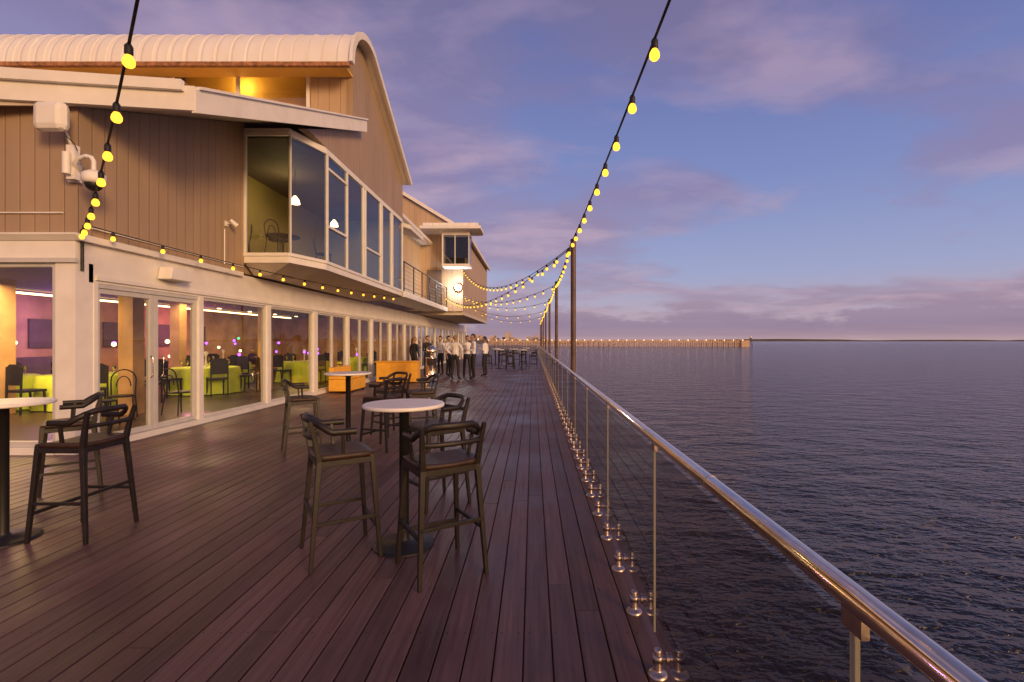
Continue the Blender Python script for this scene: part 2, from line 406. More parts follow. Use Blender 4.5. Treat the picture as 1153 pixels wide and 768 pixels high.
# ------------------------------------------------------------ furniture
def stool(x,y,fx,fy):
    rz=math.atan2(fy,fx)-math.pi/2
    r=empty('bar_stool',(x,y,0),rz)
    m=MB()
    for sx in (-1,1):
        m.bar((sx*.225,.225,0),(sx*.185,.175,.735),.026,.036,'stool')
        m.sweep([(sx*.23,-.235,0),(sx*.19,-.175,.72),(sx*.20,-.20,.86),(sx*.215,-.235,1.0)],[.018,.026,.022,.018],'stool',4,smooth=False)
        m.bar((sx*.215,.205,.30),(sx*.215,-.21,.30),.024,.024,'stool')
        m.bar((sx*.188,.165,.70),(sx*.188,-.17,.70),.04,.04,'stool')
        m.bar((sx*.195,-.02,.735),(sx*.225,-.03,.905),.022,.022,'stool')
    m.bar((-.212,.212,.22),(.212,.212,.22),.028,.028,'stool')
    m.bar((-.215,-.216,.36),(.215,-.216,.36),.024,.024,'stool')
    m.bar((-.185,.17,.70),(.185,.17,.70),.04,.04,'stool'); m.bar((-.185,-.172,.70),(.185,-.172,.70),.04,.04,'stool')
    m.build('legs',r,.003)
    s=MB()
    N=9
    vs=[];fs=[]
    for j in range(N):
        for i in range(N):
            u=-1+2*i/(N-1); w=-1+2*j/(N-1)
            px=u*.215*(1-.06*w*w); pyy=w*.205*(1-.08*u*u)
            z=.752+.010*(u*u)-.008*(1-w*w)*(1-u*u)-.014*max(0,w)**4
            vs.append((px,pyy,z))
    top=len(vs)
    vs+=[(a*.97,c*.97,.722) for a,c,z in vs]
    for j in range(N-1):
        for i in range(N-1):
            q=j*N+i; fs.append((q,q+1,q+N+1,q+N)); fs.append((top+q,top+q+N,top+q+N+1,top+q+1))
    ring=[i for i in range(N)]+[N*j+N-1 for j in range(1,N)]+[N*(N-1)+i for i in range(N-2,-1,-1)]+[N*j for j in range(N-2,0,-1)]
    for a,c in zip(ring,ring[1:]+ring[:1]): fs.append((c,a,a+top,c+top))
    s.add(vs,fs,'seat',True); s.build('seat',r)
    k=MB()
    def urail(z0,z1,yf):
        pts=[(-.228,yf,z0)]
        for q in range(0,11):
            a=math.pi+q*math.pi/10
            cx=math.cos(a)*.228; cy=-.10+math.sin(a)*.145
            zz=z0+(z1-z0)*min(1,abs(math.sin(a))*1.2)
            pts.append((cx,cy,zz))
        pts.append((.228,yf,z0)); return pts
    k.sweep(urail(.915,1.0,.06),.019,'stool',8,sx=.8,sy=1.25)
    k.sweep([(-.20,-.205,.885),(-.12,-.235,.885),(0,-.245,.885),(.12,-.235,.885),(.20,-.205,.885)],.015,'stool',8,sx=.7,sy=1.2)
    k.build('backrest',r)
    return r
stool(-.63,3.29,-.54,.84)
stool(-1.4,3.53,.85,.53)
stool(-.93,4.62,-.75,-.66)
stool(-3.62,3.90,-1,.02)
stool(-4.55,4.75,-.75,-.66)
stool(-3.22,6.75,.8,.5)
stool(-2.15,6.95,-.8,.3)
stool(-2.35,8.0,-.6,-.8)
stool(-1.75,7.6,-.9,-.3)

def bar_table(x,y,r=.3,h=1.07):
    e=empty('bar_table',(x,y,0)); m=MB()
    m.lathe((0,0,h-.028),[(r-.012,0),(r,.004),(r+.001,.014),(r-.001,.024),(r-.006,.028)],'tabletop',56); m.build('top',e)
    m=MB(); m.lathe((0,0,0),[(.225,0),(.225,.010),(.20,.016),(.05,.026),(.038,.05),(.036,.06),(.036,h-.06),(.13,h-.04),(.13,h-.03)],'black',32); m.build('pedestal',e)
bar_table(-.975,3.66); bar_table(-2.75,7.2,.33); bar_table(-4.11,3.75)
for x,y in ((-1.9,27),(-1.2,29),(-.6,26.2),(-2.4,31),(-.5,33)):
    bar_table(x,y)
    stool(x-.6,y-.1,1,0); stool(x+.6,y+.15,-1,0)

# free-standing stainless litter bin with a domed lid, beside the counter
m=MB()
m.lathe((0,0,0),[(.20,0),(.20,.03),(.175,.04),(.175,.95),(.185,.96),(.185,1.0),(.17,1.01)],'steel',28)
m.lathe((0,0,1.01),[(.05,0),(.05,.14),(.17,.15),(.185,.19),(.15,.30),(.08,.37),(.02,.39)],'steel',28)
m.box(-.09,.09,-.185,-.160,.74,.86,'black')
m.build('litter_bin',loc=(-3.36,16.0,0))
def bench(x,y,L):
    e=empty('yellow_bench_seat',(x,y,0)); m=MB()
    m.box(-.3,.3,0,L,.06,.40,'orange'); m.build('base',e,.01)
    m=MB(); 
    for i in range(int(L/.7)): m.box(-.31,.31,i*.7+.01,i*.7+.69,.403,.50,'orange')
    m.build('cushions',e,.03)
    m=MB(); m.box(-.30,-.16,0,L,.505,.76,'orange'); m.build('backrest',e,.02)
    m=MB()
    for q in (.1,L-.1):
        for s in (-.25,.25): m.box(s-.03,s+.03,q-.03,q+.03,0,.06,'black')
    m.build('feet',e)
bench(-5.7,14.2,1.4)
m=MB()
m.box(-.75,.75,-.25,.25,.04,.76,'orange'); m.box(-.80,.80,-.30,.30,.763,.80,'orange'); m.box(-.7,.7,-.2,.2,0,.04,'black')
for q in (-.5,0,.5): m.box(q-.23,q+.23,-.262,-.252,.12,.70,'orange')
m.build('serving_counter',bevel=.01,loc=(-5.0,18.0,0))

# ------------------------------------------------------------ building
B_=empty('waterfront_restaurant')
XF=-6.19; YE=6.54
w=MB()
w.box(-6.46,XF,YE,6.81,0,2.62,'white')
w.box(-14,XF,YE,YE+.2,2.62,2.97,'white')
w.box(XF-.2,XF,YE+.2,45,2.36,2.95,'white')
w.box(XF-.2,XF,YE+.27,6.81+.001,2.3,2.36,'white')
w.box(XF-.22,XF+.03,6.82,45,0,.09,'white')
w.box(-14,-6.47,YE-.02,YE+.2,0,.10,'white')
w.box(-14,XF+.04,YE-.045,YE-.002,2.60,2.66,'frame')
w.prism([(YE-.09,2.97),(YE-.02,2.90),(YE+.02,2.90),(YE+.02,2.99),(YE-.09,2.99)],'x',-14,-6.10,'white')
w.box(XF+.002,XF+.09,YE+.02,10.2,2.90,2.99,'white')
w.box(XF+.002,XF+.035,6.84,44,2.40,2.46,'white')
w.build('ground_storey_walls',B_,.004)
f=MB(); g=MB()
def pane(y0,y1,z0,z1,x=XF-.07,fw=.05,mat='glass'):
    f.box(x-.035,x+.035,y0,y0+fw,z0,z1,'frame'); f.box(x-.035,x+.035,y1-fw,y1,z0,z1,'frame')
    f.box(x-.033,x+.033,y0+fw,y1-fw,z1-fw,z1,'frame'); f.box(x-.033,x+.033,y0+fw,y1-fw,z0,z0+fw,'frame')
    g.sheetx(x,y0+fw-.003,y1-fw+.003,z0+fw-.003,z1-fw+.003,mat)
def post(y0,y1,z0=.09,z1=2.36): f.box(XF-.15,XF+.01,y0,y1,z0,z1,'white')
pane(6.88,7.94,.1,2.30,fw=.075); pane(7.96,8.96,.1,2.30,fw=.075)
post(6.81,6.88); post(8.96,9.08); f.box(XF-.15,XF-.01,6.88,8.96,2.30,2.36,'frame')
pane(9.08,11.27,.09,2.36); post(11.27,11.42); pane(11.42,13.66,.09,2.36); post(13.66,13.9)
y=13.9
while y<44:
    pane(y,y+1.12,.09,2.36); pane(y+1.12,y+2.24,.09,2.36); post(y+2.24,y+2.42); y+=2.42
for yy in (7.83,8.06): f.sweep([(XF+.0,yy,.95),(XF+.035,yy,.98),(XF+.035,yy,1.27),(XF+.0,yy,1.30)],.011,'steel',8)
x=-6.47
while x>-13.5:
    x0=x-1.75
    f.box(x-.06,x,YE+.03,YE+.12,.10,2.62,'frame'); f.box(x0,x0+.06,YE+.03,YE+.12,.10,2.62,'frame')
    f.box(x0+.06,x-.06,YE+.03,YE+.12,2.55,2.62,'frame'); f.box(x0+.06,x-.06,YE+.03,YE+.12,.10,.17,'frame')
    g.sheety(YE+.07,x0+.05,x-.05,.16,2.56,'glass'); x=x0-.08
    f.box(x,x+.08,YE,YE+.15,.10,2.62,'white')
u=MB()
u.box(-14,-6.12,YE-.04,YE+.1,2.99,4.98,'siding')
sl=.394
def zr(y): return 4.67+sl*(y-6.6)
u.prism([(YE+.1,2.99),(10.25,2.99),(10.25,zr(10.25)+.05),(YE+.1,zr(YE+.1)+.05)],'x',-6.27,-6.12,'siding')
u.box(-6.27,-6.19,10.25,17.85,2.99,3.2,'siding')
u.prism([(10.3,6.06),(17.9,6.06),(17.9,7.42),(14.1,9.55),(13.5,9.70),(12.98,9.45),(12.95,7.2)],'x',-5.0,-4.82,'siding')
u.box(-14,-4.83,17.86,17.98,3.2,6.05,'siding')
u.prism([(-14,6.06),(-5.0,6.06),(-5.0,7.4),(-14,7.4)],'y',17.75,17.89,'siding')
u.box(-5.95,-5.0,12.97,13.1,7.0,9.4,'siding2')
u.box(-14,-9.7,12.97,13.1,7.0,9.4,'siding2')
u.box(-9.7,-5.95,13.5,13.6,7.0,9.6,'yellow'); u.box(-9.7,-5.95,12.97,13.5,7.2,7.28,'white')
u.box(-9.7,-5.95,12.90,12.97,8.88,8.98,'white')
u.build('upper_walls',B_)
for xx in (-9.66,-7.9,-6.02): f.box(xx-.04,xx+.04,12.92,12.99,7.28,8.88,'white')
g.sheety(12.95,-9.6,-6.05,7.28,8.87,'glass')
r=MB()
def ey(x): return 6.6+.137*(x+4.6)
xl=-16
def roofpoly(dz0,dz1,mat,yb,xr=-4.62):
    vs=[]
    for x_ in (xl,xr):
        for Y in (ey(x_),yb):
            for dz in (dz0,dz1): vs.append((x_,Y,zr(Y)+dz))
    r.add(vs,[(0,4,6,2),(1,3,7,5),(0,1,5,4),(2,6,7,3),(0,2,3,1),(4,5,7,6)],mat)
roofpoly(.06,.20,'cream',13.05)
def fas(y0,y1,z0,z1,mat,xr=-4.58):
    vs=[]
    for x_ in (xl,xr):
        e0=ey(x_)
        for yy in (y0,y1):
            for z in (z0,z1): vs.append((x_,e0+yy,z))
    r.add(vs,[(0,4,6,2),(1,3,7,5),(0,1,5,4),(2,6,7,3),(0,2,3,1),(4,5,7,6)],mat)
fas(-.06,0,4.66,4.99,'white')
fas(-.13,-.063,4.90,5.04,'white',-4.7)
fas(-.05,.25,5.045,5.075,'rust',-4.75)
r.prism([(6.55,zr(6.55)-.02),(13.3,zr(13.3)-.02),(13.3,zr(13.3)+.30),(6.55,zr(6.55)+.30)],'x',-4.62,-4.56,'white')
r.prism([(6.6,zr(6.6)+.30),(13.3,zr(13.3)+.30),(13.3,zr(13.3)+.34),(6.6,zr(6.6)+.34)],'x',-4.66,-4.52,'white')
r.build('lower_roof',B_)
br=MB()
prof=[]
for q in range(0,13):
    a=math.pi-q*(math.pi/2+.35)/12
    prof.append((13.45+1.28*math.cos(a),8.55+1.27*math.sin(a)))
prof.append((18.1,7.42))
def offs(p,d):
    out=[]
    for i in range(len(p)):
        a=Vector(p[max(i-1,0)]);c=Vector(p[min(i+1,len(p)-1)]); t=(c-a).normalized(); nn=Vector((t.y,-t.x)); out.append((p[i][0]+nn.x*d,p[i][1]+nn.y*d))
    return out
def strip(p,q,x0,x1,mat,obj,sm=True):
    n=len(p); vs=[(x0,a,c) for a,c in p]+[(x1,a,c) for a,c in p]+[(x0,a,c) for a,c in q]+[(x1,a,c) for a,c in q]
    fa=[];fb=[]
    for i in range(n-1):
        fa.append((i,i+1,n+i+1,n+i)); fa.append((2*n+i,3*n+i,3*n+i+1,2*n+i+1))
        fb.append((n+i,n+i+1,3*n+i+1,3*n+i)); fb.append((i,2*n+i,2*n+i+1,i+1))
    fb.append((0,n,3*n,2*n)); fb.append((n-1,3*n-1,4*n-1,2*n-1))
    obj.add(vs,fa,mat,sm); obj.add(vs,fb,mat,False)
strip(prof,offs(prof,.06),-18,-4.60,'roof',br)
strip(offs(prof,-.07),offs(prof,.10),-4.60,-4.52,'white',br)
for i in range(34):
    xx=-18+.39*i+.2
    if xx<-4.7: strip(offs(prof,-.013),offs(prof,-.001),xx-.022,xx+.022,'roof',br)
br.box(-18,-4.62,12.14,12.24,8.46,8.56,'rust')
br.build('barrel_roof',B_)
sf=MB()
sf.box(-14,-4.83,12.25,12.95,8.60,8.66,'yellow'); sf.build('barrel_soffit',B_)

# bay window
bay=MB()
P=[(-6.12,10.25),(-5.16,10.25),(-4.82,11.26),(-4.82,17.85),(-6.12,17.85)]
bay.prism(P,'z',3.20,3.34,'white'); bay.prism([(x_,y_) for x_,y_ in P],'z',5.96,6.05,'white')
top=[(x_,y_,3.198) for x_,y_ in [(-6.12,10.27),(-5.18,10.27),(-4.85,11.27),(-4.85,17.83),(-6.12,17.83)]]
bot=[(x_,y_,2.98) for x_,y_ in [(-6.12,10.6),(-5.75,10.6),(-5.6,11.3),(-5.6,17.4),(-6.12,17.4)]]
bay.add(top+bot,[(4,3,2,1,0),(5,6,7,8,9)]+[(i,(i+1)%5,(i+1)%5+5,i+5) for i in range(5)],'cream')
bay.build('bay_shell',B_)
def wallseg(p,q,z0,z1,mulls,mat='bayglass',fw=.05):
    p=Vector(p);q=Vector(q);d=(q-p);L=d.length;d.normalize();nrm=Vector((d.y,-d.x))
    def bx(a,c,za,zb,t,m,ob):
        A0=p+d*a;A1=p+d*c
        vs=[]
        for z in (za,zb):
            for pt in (A0-nrm*t,A1-nrm*t,A1+nrm*t,A0+nrm*t): vs.append((pt.x,pt.y,z))
        ob.add(vs,[(0,3,2,1),(4,5,6,7),(0,1,5,4),(1,2,6,5),(2,3,7,6),(3,0,4,7)],m)
    A1=p+d*L
    g.add([(p.x,p.y,z0),(A1.x,A1.y,z0),(A1.x,A1.y,z1),(p.x,p.y,z1)],[(0,1,2,3)],mat)
    bx(0,L,z0,z0+.07,.03,'white',f); bx(0,L,z1-.07,z1,.03,'white',f)
    for mu in mulls: bx(mu-fw/2,mu+fw/2,z0+.07,z1-.07,.035,'white',f)
    return bx
wallseg(P[0],P[1],3.34,5.96,[.03])
wallseg(P[1],P[2],3.34,5.96,[.012],fw=.02)
bx=wallseg(P[2],P[3],3.34,5.96,[.04,1.25,2.45,2.62,4.0,4.15,5.15,5.3,6.55],fw=.065)
bx(.06,1.22,4.2,4.26,.034,'white',f); bx(2.65,3.97,4.2,4.26,.034,'white',f)
bx(.06,1.22,5.55,5.61,.034,'white',f)
f.build('window_frames',B_,.003); g.build('window_glass',B_)

# interiors
it=MB()
it.box(-14,-6.40,6.75,45,.0,.03,'intfloor'); it.box(-14,-13.8,6.75,45,.03,2.8,'intwall')
it.box(-14,-6.42,6.76,45,2.8,2.85,'dark')
it.box(-13.8,-6.45,26.5,26.6,.03,2.8,'intwall')
for xx in (-8.3,-11):
    for yy in (10,15,20): it.box(xx-.15,xx+.15,yy-.15,yy+.15,.03,2.8,'intwall')
it.box(-13.78,-13.2,9,14,.03,1.1,'dark')
for yy in (9.3,10.6,11.9,13.2,15.5,17.5,19.5): it.box(-13.79,-13.74,yy,yy+.8,1.35,2.15,'dark')
it.box(-11,-6.28,10.4,17.7,3.2,3.3,'intfloor'); it.prism([(-6.29,10.35),(-5.2,10.35),(-4.9,11.3),(-4.9,17.75),(-6.29,17.75)],'z',3.342,3.352,'intfloor')
it.box(-9.0,-8.9,10.4,17.7,3.3,5.95,'olive'); it.box(-8.9,-4.95,17.6,17.7,3.36,5.95,'olive')
it.box(-7.6,-7.5,12.0,17.6,3.3,5.95,'olive')
it.prism([(-9,10.4),(-5.3,10.4),(-4.95,11.3),(-4.95,17.7),(-9,17.7)],'z',5.90,5.955,'dark')
it.build('interior_rooms',B_)
lm=MB()
for xx in (-7.4,-9.6,-12):
    for yy in range(8,27,2): lm.lathe((xx,yy+(.5 if xx<-9 else 0),2.77),[(.07,0),(.07,.02)],'lamp',12)
lm.box(-12.6,-12.5,8,25,2.70,2.74,'lamp')
for yy,z in ((12.2,5.0),(14.6,5.0)):
    lm.sweep([(-6.0,yy,z+.2),(-6.0,yy,5.9)],.006,'black',6); lm.lathe((-6.0,yy,z),[(.12,0),(.10,.1),(.03,.2)],'lamp',14)
for i in range(34):
    lm.ell((random.uniform(-13,-7.5),random.uniform(9,22),random.uniform(.85,1.7)),(.05,.05,.05),random.choice(['purple','green','purple','lamp']),8,6)
lm.build('interior_lamps',B_)
def light(kind,name,loc,e,col,size=.3,rot=(0,0,0)):
    l=bpy.data.lights.new(name,kind); l.energy=e; l.color=col
    if kind=='AREA': l.size=size
    else: l.shadow_soft_size=size
    o=bpy.data.objects.new(name,l); o.location=loc; o.rotation_euler=rot; scene.collection.objects.link(o); o.parent=B_
for yy,en in ((9,230),(14.5,110),(21,110)): light('AREA','ceiling_light',(-10,yy,2.7),en,(1,.62,.27),1.6)
light('POINT','party_light',(-12.6,13.0,1.9),70,(.55,.15,1),.1)
light('POINT','party_light',(-12.6,18.0,1.9),70,(1,.2,.6),.1)
light('POINT','upstairs_light',(-6.4,12.6,5.3),30,(1,.74,.28),.15)
light('POINT','clerestory_light',(-8,13.25,8.6),22,(1,.65,.2),.1)
light('POINT','floodlight_lamp',(-4.15,26.5,4.5),90,(.92,.95,1),.12)

def dining(x,y,z=0.03):
    e=empty('dining_table',(x,y,z)); m=MB()
    seg=48
    prof=[(.02,.745),(.82,.745),(.86,.73),(.90,.45),(.96,.02)]
    m_v=[];fs=[]
    for j,(r_,zz) in enumerate(prof):
        for k_ in range(seg):
            q=2*math.pi*k_/seg; rr=r_*(1+(.045*math.sin(q*12)*(j-2)/2 if j>2 else 0)); m_v.append((rr*math.cos(q),rr*math.sin(q),zz))
    for j in range(len(prof)-1):
        for k_ in range(seg): fs.append((j*seg+k_,(j+1)*seg+k_,(j+1)*seg+(k_+1)%seg,j*seg+(k_+1)%seg))
    m.add(m_v,fs,'lime',True); m.build('tablecloth',e)
    m=MB()
    m.lathe((0,0,.748),[(.06,0),(.05,.04),(.02,.06),(.018,.3),(.06,.42),(.03,.45)],'tabletop',14)
    for k_ in range(7):
        q=2*math.pi*k_/7; m.lathe((.6*math.cos(q),.6*math.sin(q),.748),[(.03,0),(.005,.01),(.005,.08),(.035,.12),(.03,.2)],'steel',10)
    m.build('tableware',e)
    for k_ in range(6):
        q=2*math.pi*k_/6+.3; c=empty('dining_chair',(x+1.15*math.cos(q),y+1.15*math.sin(q),z),q-math.pi/2)
        n=MB()
        for a in (-.2,.2):
            n.bar((a,-.2,0),(a,-.18,.45),.03,.035,'black'); n.bar((a,.22,0),(a,.2,.98),.03,.035,'black')
        n.box(-.22,.22,-.22,.21,.45,.50,'black'); n.build('legs_and_seat',c,.004)
        n=MB(); n.prism([(-.2,.60),(.2,.60),(.215,.95),(.12,1.03),(-.12,1.03),(-.215,.95)],'y',.185,.215,'black'); n.build('backrest',c)
for x_,y_ in ((-9.6,14.2),(-10.3,11.2),(-12.0,10.6),(-8.6,18.2),(-11.2,17.5),(-8.2,22.5)): dining(x_,y_)
def cafe_chair(x,y,z,a):
    c=empty('cafe_chair',(x,y,z),a); n=MB()
    for s in (-1,1):
        n.sweep([(s*.2,-.2,0),(s*.17,-.16,.45)],.013,'black',8); n.sweep([(s*.21,.22,0),(s*.18,.17,.45),(s*.19,.23,.75)],.013,'black',8)
    n.lathe((0,0,.44),[(.2,0),(.21,.015),(.2,.03)],'black',22)
    n.sweep([(.19*math.cos(t),.23,.75+.2*math.sin(t)) for t in [i*math.pi/10 for i in range(11)]],.013,'black',8)
    n.sweep([(.11*math.cos(t),.22,.62+.2*math.sin(t)) for t in [i*math.pi/10 for i in range(11)]],.010,'black',8)
    n.build('bentwood_frame',c)
cafe_chair(-5.75,10.95,3.36,1.2); cafe_chair(-5.5,12.7,3.36,2.0); cafe_chair(-6.9,11.4,3.36,-1)
m=MB(); m.lathe((0,0,0),[(.22,0),(.2,.02),(.03,.04),(.03,.70),(.38,.71),(.38,.74)],'black',28); m.build('cafe_table',loc=(-6.1,11.8,3.36))
cafe_chair(-7.9,9.3,.03,.6); cafe_chair(-7.6,8.5,.03,1.9); cafe_chair(-7.3,10.0,.03,2.9)

# balcony
bc=MB()
bc.box(-6.1,-4.75,17.99,26.95,3.18,3.40,'white')
bc.build('balcony_slab',B_,.01)
bl=MB()
bl.sweep([(-4.80,18.0,4.5),(-4.80,26.9,4.5)],.025,'black',8); bl.sweep([(-4.80,18.0,3.52),(-4.80,26.9,3.52)],.015,'black',8)
for i in range(7): bl.box(-4.82,-4.78,18.0+i*1.48-.02,18.0+i*1.48+.02,3.4,4.5,'black')
for z in (3.7,3.87,4.03,4.19,4.35): bl.sweep([(-4.80,18.0,z),(-4.80,26.9,z)],.006,'black',6)
bl.build('balcony_railing',B_)
s2=MB()
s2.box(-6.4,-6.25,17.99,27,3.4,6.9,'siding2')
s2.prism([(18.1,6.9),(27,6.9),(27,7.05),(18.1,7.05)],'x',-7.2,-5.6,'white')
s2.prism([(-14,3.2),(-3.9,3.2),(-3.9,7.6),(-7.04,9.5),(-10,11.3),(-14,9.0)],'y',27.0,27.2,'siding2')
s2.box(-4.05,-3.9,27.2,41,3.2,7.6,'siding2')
s2.box(-14,-3.9,27.2,41,3.0,3.2,'cream')
s2.prism([(-10,11.35),(-3.6,7.46),(-3.6,7.66),(-10,11.55),(-15,8.5),(-15,8.3)],'y',26.8,41.2,'white')
s2.build('second_wing',B_)
s3=MB()
s3.box(-4.9,-3.4,26.0,26.1,5.55,5.70,'white'); s3.box(-4.9,-3.4,26.1,26.99,5.55,5.68,'white')
s3.box(-4.9,-3.4,26.0,26.99,7.25,7.45,'white')
s3.box(-5.95,-2.75,25.4,27.0,7.46,7.62,'white'); s3.box(-5.8,-2.9,25.5,28,7.62,7.78,'roof')
s3.box(-4.9,-4.82,26.02,26.99,5.70,7.25,'white'); s3.box(-3.48,-3.42,26.02,26.08,5.70,7.25,'frame'); s3.box(-4.22,-4.16,26.02,26.07,5.70,7.25,'frame')
s3.box(-4.82,-3.5,26.6,26.64,5.7,7.25,'black')
s3.box(-5.9,-5.1,26.93,26.99,3.42,5.5,'dark')
s3.build('box_window',B_)
s4=MB(); s4.sheety(26.035,-4.82,-3.42,5.70,7.25,'bayglass'); s4.sheetx(-3.445,26.08,26.98,5.70,7.25,'bayglass'); s4.build('box_window_glass',B_)
s5=MB(); s5.prism([(-6.3,6.3),(-4.6,5.75),(-4.6,5.9),(-6.3,6.5)],'y',18.2,20.3,'white'); s5.build('small_canopy',B_)
fl=MB()
fl.sweep([(0,.16,0),(0,.10,0),(0,.02,0),(0,0,0)],[.08,.15,.19,.19],'black',20); fl.ell((0,-.005,0),(.17,.05,.17),'flood',16,10); fl.box(-.02,.02,.14,.2,-.02,.02,'black'); fl.build('floodlight',loc=(-4.15,26.78,4.5))

# ------------------------------------------------------------ wall fittings
m=MB()
m.sweep([(-14,YE-.06,3.26),(-6.3,YE-.06,3.26)],.012,'white',8)
m.sweep([(-6.10,6.7,3.10),(-6.10,10.2,3.10)],.012,'white',8)
m.sweep([(-6.09,9.55,3.75),(-6.09,9.55,3.06)],.012,'white',8)
m.sweep([(XF+.02,6.62,2.9),(XF+.02,6.62,2.5)],.02,'black',8)
m.build('conduit',B_)
m=MB()
m.prism([(-.26,-.10),(.26,-.10),(.21,.11),(-.21,.11)],'x',.02,.24,'white')
m.sweep([(0,0,0),(.04,0,0)],.05,'white',10); m.build('wall_speaker',bevel=.02,loc=(-6.19,8.2,2.66))
m=MB(); m.sweep([(0,0,0),(.12,0,.0),(.14,-.02,.02)],.015,'white',8); m.sweep([(.12,-.06,.06),(.2,.02,-.04)],[.035,.05],'white',12)
m.box(0,.02,-.05,.05,-.05,.05,'white'); m.build('wall_spotlight',loc=(-6.12,9.65,3.88))
e=empty('security_camera',(-5.72,6.30,3.66)); m=MB()
m.lathe((0,0,-.02),[(.03,-.06),(.11,-.05),(.125,-.02),(.13,0),(.13,.06),(.10,.09),(.05,.12),(.03,.13)],'white',24)
m.build('dome_housing',e)
m=MB(); m.ell((0,0,-.07),(.098,.098,.10),'black',18,10); m.build('dome_lens',e)
m=MB(); m.sweep([(0,0,.10),(0,0,.22),(-.03,0,.27),(-.10,.0,.29),(-.22,.02,.27),(-.28,.03,.20),(-.30,.12,.14),(-.40,.18,.12)],.028,'white',10)
m.box(-.48,-.34,.14,.20,.0,.24,'white'); m.build('swan_neck_arm',e)
e=empty('wireless_antenna',(-6.18,6.25,4.42)); m=MB()
m.box(-.2,.2,-.12,.04,-.19,.19,'white'); m.build('radome',e,.08)
m=MB(); m.sweep([(0,.04,-.05),(.02,.12,-.10),(.06,.16,-.3),(.06,.22,-.36)],.02,'frame',8); m.sweep([(.12,.02,-.22),(.2,.05,-.3),(.24,.06,-.40)],.006,'cable',6)
m.sweep([(.10,.05,-.70),(.10,.05,-.42)],.045,'white',12); m.box(.05,.16,.10,.18,-.75,-.30,'white')
m.build('bracket',e)

